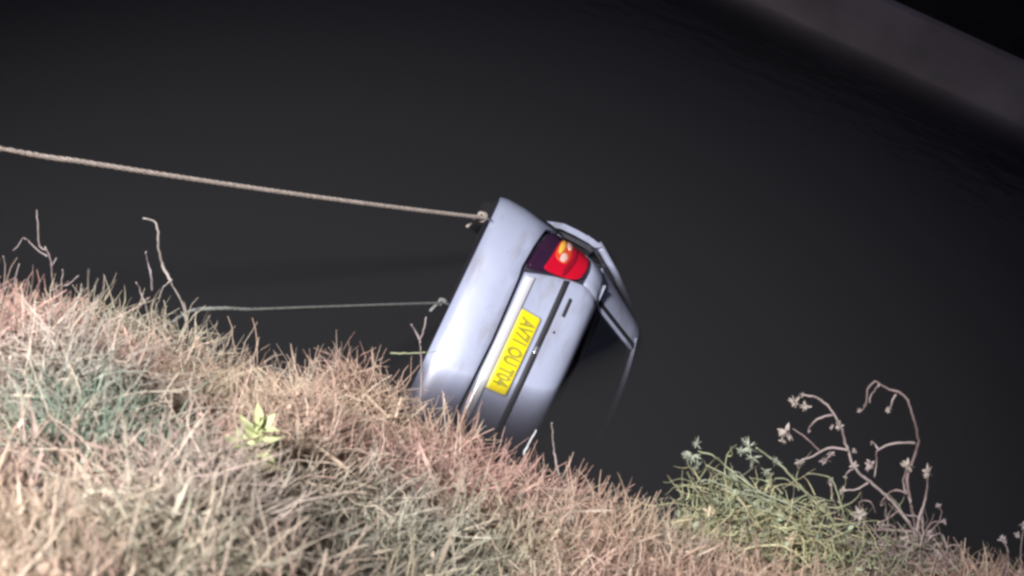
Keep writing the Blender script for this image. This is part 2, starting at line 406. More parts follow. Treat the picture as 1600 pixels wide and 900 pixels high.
# generic thick patch between polylines (columns of points), in car space
def loft(name, rows, m, parent, thick=.02, smooth=True):
    R = [[Vector(p) for p in r] for r in rows]; nr, nc = len(R), len(R[0])
    def nrm(i, j):
        a = R[min(i + 1, nr - 1)][j] - R[max(i - 1, 0)][j]; b = R[i][min(j + 1, nc - 1)] - R[i][max(j - 1, 0)]
        q = a.cross(b); q.normalize(); ref = R[i][j] - Vector((0, 1.4, .7))
        return q if q.dot(ref) > 0 else -q
    v = [tuple(R[i][j]) for i in range(nr) for j in range(nc)]
    v += [tuple(R[i][j] - nrm(i, j) * thick) for i in range(nr) for j in range(nc)]
    N = nr * nc; f = []
    for i in range(nr - 1):
        for j in range(nc - 1):
            a = i * nc + j; f.append((a, a + 1, a + nc + 1, a + nc)); f.append((N + a, N + a + nc, N + a + nc + 1, N + a + 1))
    for i in range(nr - 1):
        for j in (0, nc - 1):
            a = i * nc + j; f.append((a, a + nc, N + a + nc, N + a))
    for j in range(nc - 1):
        for i in (0, nr - 1):
            a = i * nc + j; f.append((a, a + 1, N + a + 1, N + a))
    import bmesh
    me = bpy.data.meshes.new(name); me.from_pydata(v, [], f)
    bm = bmesh.new(); bm.from_mesh(me); bmesh.ops.recalc_face_normals(bm, faces=bm.faces); bm.to_mesh(me); bm.free()
    o = link(name, me, m, parent, smooth); 
    if smooth: me.set_sharp_from_angle(angle=math.radians(50))
    return o
def lerp3(a, b, t): return tuple(a[i] + (b[i] - a[i]) * t for i in range(3))
def bow(a, b, k, up, n=9):
    return [tuple(np.array(lerp3(a, b, t)) + np.array(up) * k * 4 * t * (1 - t)) for t in np.linspace(0, 1, n)]
# rear screen
RB, RT = (.575, .34, 1.045), (.475, .60, 1.385)
def rs(t, inset=0):
    b = lerp3(RB, RT, t); b = (b[0] - inset, b[1], b[2])
    return bow(b, (-b[0], b[1], b[2]), .05, (0, -.9, .45), 11)
loft('rear_window', [rs(t, .075) for t in np.linspace(.10, .90, 5)], GLASS, car, .005)
def frame_strip(name, r0, r1, m, th=.018): return loft(name, [r0, r1], m, car, th)
frame_strip('window_seal', [lerp3(p, p, 0) for p in rs(.03, .02)], rs(.10, .05), SEAL, .012)
frame_strip('window_seal', rs(.90, .05), rs(.96, .03), SEAL, .012)
for sg in (1, -1):
    c = []
    def pt(t, k):   # k: 0 at the glass edge, 1 out at the side window
        a = lerp3((RB[0] - .03, RB[1] - .006, RB[2]), (RT[0] - .04, RT[1] - .006, RT[2]), t); o_ = lerp3((.735, .50, 1.03), (.60, .78, 1.370), t)
        p = lerp3(a, o_, k); p = np.array(p) + np.array([.3, -.9, .35]) * .025 * 4 * k * (1 - k)
        return (sg * p[0], p[1], p[2])
    loft('rear_pillar', [[pt(t, k) for k in np.linspace(0, 1, 6)] for t in np.linspace(-.06, 1.02, 8)], PAINT, car, .03)
    # a thin black seal then a pale trim bead beside the glass
    def sp(t, ins, lift): 
        b = lerp3(RB, RT, t); return (sg * (b[0] - ins), b[1] - lift, b[2] + lift * .5)
    loft('window_seal', [[sp(t, .036, .004), sp(t, .068, .010)] for t in np.linspace(.0, 1, 6)], SEAL, car, .014)
    loft('window_trim', [[sp(t, .069, .014), sp(t, .088, .016)] for t in np.linspace(.03, .95, 6)], PAINT, car, .01)
    # roof rail, windscreen pillar
    loft('roof_rail', [[(sg * (.565 - .0 * t), .78 + t * 1.15, 1.368 + .02 * math.sin(t * 3)), (sg * .515, .76 + t * 1.15, 1.395 + .02 * math.sin(t * 3))] for t in np.linspace(0, 1, 6)], PAINT, car, .03)
    loft('windscreen_pillar', [[(sg * (.55 + .14 * t), 1.95 + 1.0 * t, 1.37 - .36 * t), (sg * (.49 + .14 * t), 1.95 + .98 * t, 1.385 - .36 * t)] for t in np.linspace(0, 1, 5)], PAINT, car, .03)
# scuttle beneath the rear screen
loft('parcel_scuttle', [[(x, .24 + .0 * abs(x), 1.040) for x in np.linspace(-.60, .60, 9)], [(x, .34, 1.046) for x in np.linspace(-.60, .60, 9)]], PAINT, car, .012)
def roof_row(t):
    y = .60 + t * 1.38; zc = 1.385 + .03 * math.sin(t * 3.0); hw = .475 + .04 * min(1, t * 6)
    return bow((hw, y, zc), (-hw, y, zc), .05, (0, -.7 * (1 - min(1, t * 5)), 1), 13)
loft('roof', [roof_row(t) for t in [0, .03, .08, .2, .4, .6, .8, 1]], PAINT, car, .04)
loft('windscreen', [bow((.49 + .12 * t, 1.98 + .95 * t, 1.38 - .36 * t), (-.49 - .12 * t, 1.98 + .95 * t, 1.38 - .36 * t), .06, (0, .8, .5), 9) for t in np.linspace(0, 1, 4)], GLASS, car, .005)
loft('bonnet', [bow((.70 - .1 * t, 2.95 + .75 * t, 1.0 - .16 * t), (-.70 + .1 * t, 2.95 + .75 * t, 1.0 - .16 * t), .06, (0, .2, 1), 9) for t in np.linspace(0, 1, 5)], PAINT, car, .02)

# side windows and the closed right rear door
def side_glass(sg, y0, y1, parent, nm='side_window', mtl=None, xf=None):
    rows = []
    for t in np.linspace(0, 1, 4):
        ya = y0 + .16 * t if y0 < 1.2 else y0; yb = y1
        rows.append([(sg * (.755 - .175 * t - .02 * t * t), y, 1.035 + .315 * t) for y in np.linspace(ya, yb, 4)])
    return loft(nm, rows, mtl or GLASS, parent, .005)
for sg in (1, -1):
    side_glass(sg, 1.97, 2.6, car)
side_glass(-1, .98, 1.9, car)
rd_poly = [(s_of_y(1.22), .26), (s_of_y(1.91), .26), (s_of_y(1.91), 1.03), (s_of_y(.94), 1.03), (s_of_y(1.0), .74), (s_of_y(1.21), .50)]
panel('rear_door', mirror(rd_poly), PAINT, car, off=0, res=.06)
# left rear door, swung open about its front hinge
HX, HY = .835, 1.90; OPEN = math.radians(-11.5)
def swing(o):
    Rm = Matrix.Translation((HX, HY, 0)) @ Matrix.Rotation(-OPEN, 4, 'Z') @ Matrix.Translation((-HX, -HY, 0))
    # trailing edge (smaller y) must move outward (+x)
    o.data.transform(Rm if (Rm @ Vector((HX, HY - 1, 0))).x > HX else Matrix.Translation((HX, HY, 0)) @ Matrix.Rotation(OPEN, 4, 'Z') @ Matrix.Translation((-HX, -HY, 0)))
    return o
door = swing(panel('rear_door', rd_poly, PAINT, car, off=0, thick=.045, res=.05)); door['label'] = 'left rear door hanging ajar'
swing(panel('door_lining', [(a + (.03 if a < 2 else -.03), b * .96 + .02) for a, b in rd_poly], DARKIN, door, off=-.047, thick=.03, res=.08))
def tube(name, pts, r, m, parent, seg=8, cap=True):
    """tube through points; r number or list"""
    P = [Vector(p) for p in pts]; rr = r if hasattr(r, '__len__') else [r] * len(P)
    v = []; f = []; ref = Vector((.3, .2, .93)); prev = None
    for i, p in enumerate(P):
        t = (P[min(i + 1, len(P) - 1)] - P[max(i - 1, 0)]).normalized()
        a = t.cross(ref if prev is None else prev); 
        if a.length < 1e-4: a = t.cross(Vector((1, 0, 0)))
        a.normalize(); b = a.cross(t).normalized(); prev = b if prev is None else b
        prev = b
        for k in range(seg):
            an = 2 * math.pi * k / seg; v.append(p + (a * math.cos(an) + b * math.sin(an)) * rr[i])
    for i in range(len(P) - 1):
        for k in range(seg):
            f.append((i * seg + k, i * seg + (k + 1) % seg, (i + 1) * seg + (k + 1) % seg, (i + 1) * seg + k))
    if cap: f.append(tuple(range(seg))[::-1]); f.append(tuple((len(P) - 1) * seg + k for k in range(seg)))
    return pydata(name, v, f, m, parent, smooth=True)
fr_pts = [(.80, .975, .98), (.772, .985, 1.03), (.70, 1.05, 1.17), (.605, 1.16, 1.335), (.580, 1.22, 1.362), (.575, 1.5, 1.372), (.575, 1.86, 1.372)]
swing(tube('window_frame', fr_pts, [.026, .024, .022, .022, .022, .020, .020], PAINT, door, 8))
swing(tube('window_seal', [(p[0] - .02, p[1] + .03, p[2] - .02) for p in fr_pts], .014, SEAL, door, 6))
swing(side_glass(1, 1.03, 1.85, door))
swing(tube('quarter_divider', [(.752, 1.25, 1.03), (.665, 1.27, 1.19), (.590, 1.29, 1.35)], .012, SEAL, door, 6))
swing(panel('door_handle', rrect(s_of_y(1.02), s_of_y(1.16), .90, .925, .008), PAINT, door, off=.03, thick=.03, res=.02, bev=.006))
# seats seen through the rear screen
def rbox(name, c, s, m, parent, r=.03, rot=None):
    import bmesh
    bm = bmesh.new(); bmesh.ops.create_cube(bm, size=1)
    bmesh.ops.scale(bm, vec=s, verts=bm.verts); bmesh.ops.bevel(bm, geom=bm.edges[:], offset=r, segments=3, profile=.5, affect='EDGES')
    if rot: bmesh.ops.rotate(bm, matrix=rot, verts=bm.verts)
    bmesh.ops.translate(bm, vec=c, verts=bm.verts)
    me = bpy.data.meshes.new(name); bm.to_mesh(me); bm.free(); return link(name, me, m, parent, True)
SEATM = noise_color(mat('seat_cloth', (.12, .11, .12), .9), (.09, .085, .09), (.16, .15, .16), 8)
seat = rbox('rear_seat', (0, .92, .86), (1.15, .16, .55), SEATM, car, .05)
rbox('parcel_shelf', (0, .62, 1.0), (1.1, .46, .02), DARKIN, car, .008)
for hx in (.28, -.28): rbox('headrest', (hx, .86, 1.20), (.24, .09, .14), SEATM, seat, .035)
# wheels, dropped on their suspension
def ring_prof(name, prof, c, m, parent, seg=40):
    v = []; f = []; k = len(prof)
    for i in range(seg):
        a = 2 * math.pi * i / seg
        for (x, r) in prof: v.append((c[0] + x, c[1] + r * math.cos(a), c[2] + r * math.sin(a)))
    for i in range(seg):
        for j in range(k - 1):
            f.append((i * k + j, i * k + j + 1, ((i + 1) % seg) * k + j + 1, ((i + 1) % seg) * k + j))
    return pydata(name, v, f, m, parent, smooth=True)
for sg in (1, -1):
    for wy in (WY, 3.15):
        cz = .49 if wy < 1 else .36; c = (sg * .80, wy, cz)
        wh = ring_prof('wheel', [(-.085 * sg, .19), (-.095 * sg, .24), (-.08 * sg, .283), (-.05 * sg, .295), (.05 * sg, .295), (.08 * sg, .283), (.095 * sg, .24), (.085 * sg, .19)], c, TYRE, car)
        ring_prof('rim', [(-.08 * sg, .19), (.02 * sg, .175), (.06 * sg, .17), (.075 * sg, .192), (.06 * sg, .15), (.045 * sg, .06), (.06 * sg, .045), (.06 * sg, 0)], c, RIM, wh)
tube('axle_beam', [(-.7, WY, .40), (.7, WY, .40)], .035, SHELL, car)
tube('exhaust_pipe', [(-.42, .9, .30), (-.45, .3, .27), (-.45, .07, .27)], .024, CHROME, car)
hooks = []
for hx in (.61, .085):
    pts = []
    for a in np.linspace(0, 2 * math.pi, 17): pts.append((hx, .085 - .035 * math.cos(a), .272 - .022 * math.sin(a)))
    tube('tow_hook', pts, .009, CHROME, car, 6, cap=False)
    hooks.append(car.matrix_world @ Vector((-hx, .06, .252)))

def unflip(o):
    for ch in o.children:
        if ch.type == 'MESH': ch.data.transform(Matrix.Scale(-1, 4, (1, 0, 0))); ch.data.flip_normals()
        unflip(ch)
unflip(car)

# ------------------------------------------------------------------ ropes
def fibre(name, c1, c2):
    m = mat(name, c1, .9); return noise_color(m, c1, c2, 30, bump=.5, bscale=160)
ROPE1 = fibre('pinkish_rope_fibre', (.40, .335, .29), (.54, .46, .40)); ROPE2 = fibre('green_rope_fibre', (.22, .23, .21), (.32, .33, .30))
def resample(pts, step):
    P = [Vector(p) for p in pts]; out = []
    for i in range(len(P) - 1):
        p0 = P[max(i - 1, 0)]; p1 = P[i]; p2 = P[i + 1]; p3 = P[min(i + 2, len(P) - 1)]
        k = max(2, int((p2 - p1).length / step))
        for q in range(k):
            t = q / k; out.append(.5 * ((2 * p1) + (p2 - p0) * t + (2 * p0 - 5 * p1 + 4 * p2 - p3) * t * t + (3 * p1 - p0 - 3 * p2 + p3) * t ** 3))
    out.append(P[-1]); return out
def rope(name, pts, r, m, parent=None, twist=.11, step=.02):
    C = resample(pts, step); L = 0; v = []; f = []; seg = 6; base = 0
    for k in range(3):
        ring = []; L = 0
        for i, p in enumerate(C):
            if i: L += (p - C[i - 1]).length
            t = (C[min(i + 1, len(C) - 1)] - C[max(i - 1, 0)]).normalized()
            a = t.cross(Vector((0, .1, 1))).normalized(); b = t.cross(a).normalized()
            ph = 2 * math.pi * (L / twist + k / 3)
            o = p + (a * math.cos(ph) + b * math.sin(ph)) * r * .44
            for q in range(seg):
                an = 2 * math.pi * q / seg; v.append(o + (a * math.cos(an) + b * math.sin(an)) * r * .60)
        for i in range(len(C) - 1):
            for q in range(seg):
                f.append((base + i * seg + q, base + i * seg + (q + 1) % seg, base + (i + 1) * seg + (q + 1) % seg, base + (i + 1) * seg + q))
        base = len(v)
    return pydata(name, v, f, m, parent, smooth=True)
h1, h2 = hooks
def sag(a, b, k, n=9): return [a.lerp(b, t) + Vector((0, 0, -k * 4 * t * (1 - t))) for t in np.linspace(0, 1, n)]
far1 = at(0, 232, 4.25); d1 = (far1 - h1)
P1 = sag(h1, far1, .02, 9) + [far1 + d1 * .5 + Vector((0, 0, .1)), far1 + d1 * 1.1 + Vector((0, 0, .35))]
r1 = tag(rope('tow_rope', P1, .0125, ROPE1), 'thick pale tow rope stretched taut from the left to the upper corner of the car', 'rope')
def knot(c, s, m, parent, axis=None):
    pts = []
    for a in np.linspace(0, 4 * math.pi, 33):
        pts.append(c + Vector((math.cos(a) * s * 1.0 - s * .4, math.sin(a * 1.5 + .5) * s * .5, math.sin(a) * s)))
    tube('knot', pts, .007, m, parent, 6)
    e = [c + Vector((-s, 0, -s * .4)), c + Vector((-s * 2.0, -.02, -s * 1.6)), c + Vector((-s * 2.8, -.06, -s * 2.6))]
    tube('rope_end', resample(e, .02), .009, m, parent, 6)
knot(h1 + Vector((-.01, 0, 0)), .024, ROPE1, r1)
e2 = at(395, 484, 4.45); e3 = at(345, 482, 4.30); e4 = at(296, 487, 4.2); e5 = at(250, 520, 4.0)
r2 = tag(rope('tow_rope', sag(h2, e2, .0, 7)[:-1] + [e2, e3, e4, e5], .0085, ROPE2), 'thin greyish rope running level from the grass to the lower edge of the car', 'rope')
knot(h2 + Vector((-.01, 0, 0)), .017, ROPE2, r2)

# ------------------------------------------------------------------ vegetation
def veg_mat(name, rough=.75):
    m = mat(name, (.3, .3, .2), rough); nt = m.node_tree
    at_ = nt.nodes.new('ShaderNodeAttribute'); at_.attribute_name = 'tint'
    nt.links.new(at_.outputs['Color'], nt.nodes["Principled BSDF"].inputs['Base Color'])
    m.node_tree.nodes["Principled BSDF"].inputs['Specular IOR Level'].default_value = .25
    return m
VEG = veg_mat('dry_stalk')
def strands(name, root, d0, length, rad, col, K=6, curl=.35, grav=-.12, parent=None, tip=.35, col2=None):
    N = len(root); P = np.zeros((N, K, 3)); d = d0 / np.linalg.norm(d0, axis=1, keepdims=True); P[:, 0] = root
    bend = rng.normal(0, curl, (N, 3)); 
    for k in range(1, K):
        d = d + bend * 1.05 + rng.normal(0, curl * .55, (N, 3)); d[:, 2] += grav
        d /= np.linalg.norm(d, axis=1, keepdims=True); P[:, k] = P[:, k - 1] + d * (length / (K - 1))[:, None]
    T = np.gradient(P, axis=1); T /= np.linalg.norm(T, axis=2, keepdims=True) + 1e-9
    ref = rng.normal(0, 1, (N, 1, 3)); A = np.cross(T, ref); A /= np.linalg.norm(A, axis=2, keepdims=True) + 1e-9; B = np.cross(T, A)
    tp = np.linspace(1, tip, K)[None, :, None]
    R = rad[:, None, None] * tp
    V = np.stack([P + (A * math.cos(a) + B * math.sin(a)) * R for a in (0, 2.094, 4.189)], 2)   # N,K,3sides,3
    V = V.reshape(-1, 3)
    base = (np.arange(N) * K * 3)[:, None, None] + (np.arange(K - 1) * 3)[None, :, None]
    q = np.arange(3)[None, None, :]; q2 = (q + 1) % 3
    F = np.stack([base + q, base + q2, base + 3 + q2, base + 3 + q], -1).reshape(-1, 4)
    me = bpy.data.meshes.new(name); me.vertices.add(len(V)); me.vertices.foreach_set('co', V.astype(np.float32).ravel())
    me.loops.add(F.size); me.loops.foreach_set('vertex_index', F.astype(np.int32).ravel())
    me.polygons.add(len(F)); me.polygons.foreach_set('loop_start', np.arange(0, F.size, 4, dtype=np.int32))
    me.polygons.foreach_set('use_smooth', np.ones(len(F), bool))
    c = np.repeat(col[:, None, :], K * 3, 1).reshape(-1, 3)
    ca = me.color_attributes.new('tint', 'FLOAT_COLOR', 'POINT')
    ca.data.foreach_set('color', np.concatenate([c, np.ones((len(c), 1))], 1).astype(np.float32).ravel())
    me.update(); me.validate()
    o = bpy.data.objects.new(name, me); COL.objects.link(o); me.materials.append(VEG)
    if parent: o.parent = parent
    return o
def proj(P):
    Q = P - np.array(EYE); dd = Q @ np.array(FWD)
    return 800 + FPX * (Q @ np.array(RGT)) / dd, 450 - FPX * (Q @ np.array(UPV)) / dd
def smooth_noise(x, y, sc, seed):
    r = np.random.default_rng(seed); z = 0
    for i in range(6):
        a = r.uniform(0, 6.28); fq = sc * r.uniform(.6, 1.8); z = z + np.sin((x * math.cos(a) + y * math.sin(a)) * fq + r.uniform(0, 6.28))
    return z / 6
PINK = np.array((.60, .355, .305)); TAN = np.array((.60, .495, .33)); STRAW = np.array((.68, .57, .44)); GREEN = np.array((.30, .36, .22))
BLUEG = np.array((.27, .345, .27)); GREYG = np.array((.35, .385, .33)); BROWN = np.array((.20, .13, .10))
def on_bank(px, py):
    """where the line of sight meets the bank"""
    d = ray(px, py); t = 1.5
    for _ in range(400):
        p = EYE + d * t
        if p.z <= float(bank_z(p.x, p.y)) + .12: break
        t += .02
    return p
spots = [  # centre on the bank, radius in metres, colour, strength
    (on_bank(165, 690), .27, BLUEG, .7), (on_bank(60, 520), .50, GREYG * 1.05, .9), (on_bank(10, 465), .35, GREYG, .95), (on_bank(150, 500), .22, GREYG * 1.1, .7), (on_bank(235, 800), .20, PINK * 1.15, .9), (on_bank(330, 720), .14, PINK * 1.2, .8),
    (on_bank(420, 590), .26, PINK * 1.1, .8), (on_bank(580, 620), .30, PINK, .8), (on_bank(520, 730), .30, PINK * .95, .8), (on_bank(700, 760), .25, PINK, .6),
    (on_bank(640, 880), .35, GREYG * 1.05, .7), (on_bank(450, 880), .3, GREYG, .6), (on_bank(300, 890), .22, GREEN * 1.1, .6), (on_bank(860, 800), .25, PINK, .6), (on_bank(1000, 840), .2, TAN * 1.05, .7),
    (on_bank(1150, 850), .30, GREEN * 1.25, .7), (on_bank(470, 620), .10, GREYG * 1.1, .8), (on_bank(780, 880), .2, GREEN, .5), (on_bank(80, 860), .3, TAN, .6), (on_bank(1420, 899), .5, BROWN * 1.3, .85), (on_bank(60, 620), .35, GREYG * 1.1, .6), (on_bank(230, 560), .30, GREYG * 1.1, .5), (on_bank(300, 820), .35, GREYG * 1.05, .5)]
def tint(x, y, N):
    a = smooth_noise(x, y, 5, 3)[:, None]; b = smooth_noise(x, y, 9, 4)[:, None]
    c = TAN + (PINK - TAN) * np.clip(.5 + 1.4 * a, 0, 1); c = c + (GREYG - c) * np.clip(.9 * b - .05, 0, .7)
    for p, r, cc, k in spots:
        w_ = k * np.exp(-(((x - p.x) ** 2 + (y - p.y) ** 2) / (r * r)) ** 1.3)[:, None]; c = c + (cc - c) * w_
    u = rng.random((N, 1)); c = np.where(u < .14, c + (STRAW - c) * .8, c); c = np.where(u > .90, c + (BROWN - c) * .6, c)
    return np.clip(c * rng.uniform(.72, 1.2, (N, 1)), 0, .85)
HOL, HOL2 = on_bank(438, 585), on_bank(405, 722)
def scatter(n, in_view):
    out = []
    while sum(len(o) for o in out) < n:
        x = rng.uniform(-5.5, 5.5, 40000); y = rng.uniform(.2, 4.6, 40000); c = crest(x)
        ok = y < c + .12
        z = bank_z(x, y); P = np.stack([x, y, z], 1); px, py = proj(P + np.array([0, 0, .12]))
        iv = (px > -120) & (px < 1720) & (py > 200) & (py < 1010)
        hol = np.exp(-((x - HOL.x) ** 2 + (y - HOL.y) ** 2) / .006) + .8 * np.exp(-((x - HOL2.x) ** 2 + (y - HOL2.y) ** 2) / .004)
        out.append(P[ok & (rng.random(len(x)) > hol) & (iv if in_view else ~iv)])
    return np.concatenate(out)[:n]
def mass(n, in_view):
    P = scatter(n, in_view); N = len(P)
    hump = smooth_noise(P[:, 0], P[:, 1], 7, 11); P[:, 2] += rng.uniform(0, 1, N) ** .8 * (.16 + .10 * hump)
    d = rng.normal(0, 1, (N, 3)); d[:, 2] = np.abs(d[:, 2]) * .8 + .05
    L = rng.uniform(.08, .27, N); return P, d, L
P, d, L = mass(46000, True); N = len(P)
tag(strands('dry_grass', P, d, L, rng.uniform(.0018, .0042, N), tint(P[:, 0], P[:, 1], N), K=7, curl=.50), kind='stuff')
P, d, L = mass(22000, False); N = len(P)
tag(strands('dry_grass', P, d, L, rng.uniform(.002, .004, N), tint(P[:, 0], P[:, 1], N), K=4, curl=.5), kind='stuff')
# dry leaf flakes and broad bent blades caught in the mat
def flakes(name, n, lo, hi, wid, seed_off=0):
    P = scatter(n, True); P[:, 2] += rng.uniform(.05, .27, n); d = rng.normal(0, 1, (n, 3)); d /= np.linalg.norm(d, axis=1, keepdims=True)
    sd = np.cross(d, rng.normal(0, 1, (n, 3))); sd /= np.linalg.norm(sd, axis=1, keepdims=True); up = np.cross(d, sd)
    L_ = rng.uniform(lo, hi, n)[:, None]; W_ = L_ * wid; bend = rng.uniform(-.5, .6, n)[:, None]; V = []
    for t, ww in ((0, .15), (.3, .9), (.65, 1), (1, .08)):
        c_ = P + d * L_ * t + up * L_ * bend * t * t; V += [c_ + sd * W_ * ww, c_ + up * W_ * .3 * ww, c_ - sd * W_ * ww]
    V = np.stack(V, 1); base = (np.arange(n) * 12)[:, None]; F = []
    for j in range(3):
        for e in range(2): F.append(np.concatenate([base + j * 3 + e, base + j * 3 + e + 1, base + j * 3 + e + 4, base + j * 3 + e + 3], 1))
    F = np.stack(F, 1).reshape(-1, 4); o = pydata(name, V.reshape(-1, 3), F.tolist(), VEG, smooth=True)
    c = np.repeat(tint(P[:, 0], P[:, 1], n) * .92, 12, 0); ca = o.data.color_attributes.new('tint', 'FLOAT_COLOR', 'POINT')
    ca.data.foreach_set('color', np.concatenate([c, np.ones((len(c), 1))], 1).astype(np.float32).ravel()); return tag(o, kind='stuff')
flakes('dry_leaf_litter', 4200, .010, .028, .26)
flakes('bent_grass_blades', 1500, .06, .17, .035)
# longer stalks and curling fronds standing out of the mat, thicker along the edge over the water
def tall(n):
    x = rng.uniform(-5, 5, n); c = crest(x); y = c - np.abs(rng.normal(0, .35, n)) + .08; y = np.where(rng.random(n) < .4, rng.uniform(1.4, 4.2, n), y)
    z = bank_z(x, y) + .08; d = rng.normal(0, .55, (n, 3)); d[:, 2] = rng.uniform(.4, 1.3, n); d[:, 1] += .25
    return np.stack([x, y, z], 1), d
P, d = tall(3600); N = len(P)
tag(strands('tall_dry_grass', P, d, rng.uniform(.14, .34, N), rng.uniform(.0024, .0044, N), np.clip(tint(P[:, 0], P[:, 1], N) * 1.05, 0, .8), K=8, curl=.30, grav=-.10), kind='stuff')

def mesh_tint(o, c):
    ca = o.data.color_attributes.new('tint', 'FLOAT_COLOR', 'POINT'); nv = len(o.data.vertices)
    a = np.ones((nv, 4), np.float32); a[:, :3] = np.array(c)[None] * rng.uniform(.9, 1.1, (nv, 1)); ca.data.foreach_set('color', a.ravel()); return o
def local(o_, p): return Vector(p) - o_.location
def branch(root, name, pix, Y, r0, c, r1=None, jit=.03):
    """a stem through the given lines of sight, wandering a little in depth about y = Y"""
    Ys = Y if hasattr(Y, '__len__') else [Y + random.uniform(-jit, jit) for _ in pix]
    pts = resample([at(px, py, yy) for (px, py), yy in zip(pix, Ys)], .015)
    n_ = len(pts); r1 = r0 * .5 if r1 is None else r1
    pts = [p + Vector((random.gauss(0, .0012), random.gauss(0, .0012), random.gauss(0, .0012))) for p in pts]
    rr = [(r0 + (r1 - r0) * i / (n_ - 1)) * random.uniform(.85, 1.2) for i in range(n_)]
    return mesh_tint(tube(name, [local(root, p) for p in pts], rr, VEG, root, 6), c)
def head(root, name, px, py, Y, s, c, spiky=False):
    """dry seed head / curled leaf cluster: bent leaf blades round a small core"""
    cen = local(root, at(px, py, Y)); v = []; f = []; n_ = 20 if not spiky else 20
    for k in range(n_):
        dr = Vector((random.gauss(0, 1), random.gauss(0, 1), random.gauss(0, 1) - .4)).normalized(); L_ = s * random.uniform(.6, 1.15) * (1.3 if spiky else 1)
        sd = dr.cross(Vector((random.gauss(0, 1), random.gauss(0, 1), random.gauss(0, 1)))).normalized(); wd = s * (.20 if not spiky else .10) * random.uniform(.7, 1.3)
        up = dr.cross(sd); b = len(v); bend = random.uniform(-.5, .6)
        for t, ww in ((0, .35), (.35, 1), (.7, .75), (1, .06)):
            q = cen + dr * L_ * t + up * L_ * bend * t * t
            v += [q + sd * wd * ww, q + up * wd * .35 * ww, q - sd * wd * ww]
        for j in range(3):
            for e in range(2): f.append((b + j * 3 + e, b + j * 3 + e + 1, b + j * 3 + e + 4, b + j * 3 + e + 3))
    o = pydata(name, v, f, VEG, root, smooth=True); return mesh_tint(o, c)
def C6(x, y): return (1000 + x / 2.647, 560 + y / 2.647)
def L6(*p): return [C6(*q) for q in p]

# --- dry thistle-like shrub, bottom right
cD = (.42, .345, .33); cDk = (.30, .225, .215); cH = (.46, .40, .35)
th = empty('dry_shrub', at(1432, 900, 4.2)); tag(th, 'tall dead brown shrub with arching stems and dry seed heads at bottom right', 'shrub')
Y = 4.2
for r, pts in [(.0062, [(1180, 980), (1140, 800), (1130, 715), (1050, 600), (950, 510), (890, 455), (850, 350), (820, 260), (760, 180), (700, 155), (668, 150)]),
               (.0058, [(1150, 900), (1140, 720), (1120, 600), (1105, 500), (1130, 420), (1150, 340), (1130, 240), (1090, 150), (1030, 130), (970, 95), (942, 130), (935, 190), (910, 220)]),
               (.0050, [(1140, 790), (1150, 680), (1180, 580), (1192, 480)]),
               (.0056, [(1130, 715), (1050, 712), (950, 712), (880, 752), (840, 800)]),
               (.0056, [(1220, 880), (1120, 790), (1000, 770), (880, 752)]),
               (.0060, [(1130, 715), (1220, 790), (1300, 860), (1360, 960)]),
               (.0042, [(1180, 770), (1210, 735), (1250, 730), (1280, 810), (1300, 870)]),
               (.0040, [(1110, 560), (1060, 545), (1020, 565), (1000, 600)]),
               (.0040, [(1140, 350), (1060, 350), (985, 378), (978, 430), (970, 490)]),
               (.0036, [(985, 378), (970, 355), (955, 345)]), (.0038, [(803, 235), (765, 240), (720, 262), (695, 300)]),
               (.0040, [(860, 378), (780, 370), (720, 402), (660, 425), (655, 460)]), (.0036, [(750, 390), (690, 330), (630, 290)]),
               (.0040, [(945, 510), (905, 540), (845, 545)]), (.0042, [(1070, 630), (1030, 660), (985, 680)]), (.0034, [(885, 455), (860, 470), (850, 495)]),
               (.0036, [(1066, 138), (1045, 175), (1028, 220)]), (.0034, [(990, 110), (958, 150), (950, 185)]), (.0038, [(1120, 600), (1090, 520), (1105, 445)]),
               (.0040, [(900, 760), (860, 690), (800, 590), (790, 500)]), (.0038, [(980, 900), (1020, 840), (1000, 775)]), (.0034, [(860, 900), (940, 830), (960, 780)]),
               (.0036, [(1060, 900), (1080, 850), (1050, 780)]), (.0034, [(930, 640), (905, 600), (950, 590), (975, 640)])]:
    branch(th, 'stem', L6(*pts), Y, r * 1.2, cD if random.random() < .7 else cDk)
for x, y, s in [(640, 180, .026), (680, 198, .020), (672, 150, .013), (825, 278, .020), (795, 285, .012), (885, 440, .021), (700, 300, .008), (790, 395, .020), (765, 420, .018), (660, 425, .020), (605, 305, .030), (590, 340, .018),
                (838, 545, .024), (890, 380, .014), (955, 440, .022), (960, 350, .010), (1105, 445, .026), (1195, 472, .028), (910, 215, .012), (935, 190, .011), (1030, 212, .014), (950, 120, .010), (905, 645, .034), (915, 670, .026), (1110, 745, .024),
                (990, 685, .016), (1000, 600, .010), (850, 490, .010), (1050, 720, .014), (790, 510, .014)]:
    head(th, 'seed_head', *C6(x, y), Y + random.uniform(-.03, .03), s * random.uniform(.85, 1.25), cH if random.random() < .75 else cD)

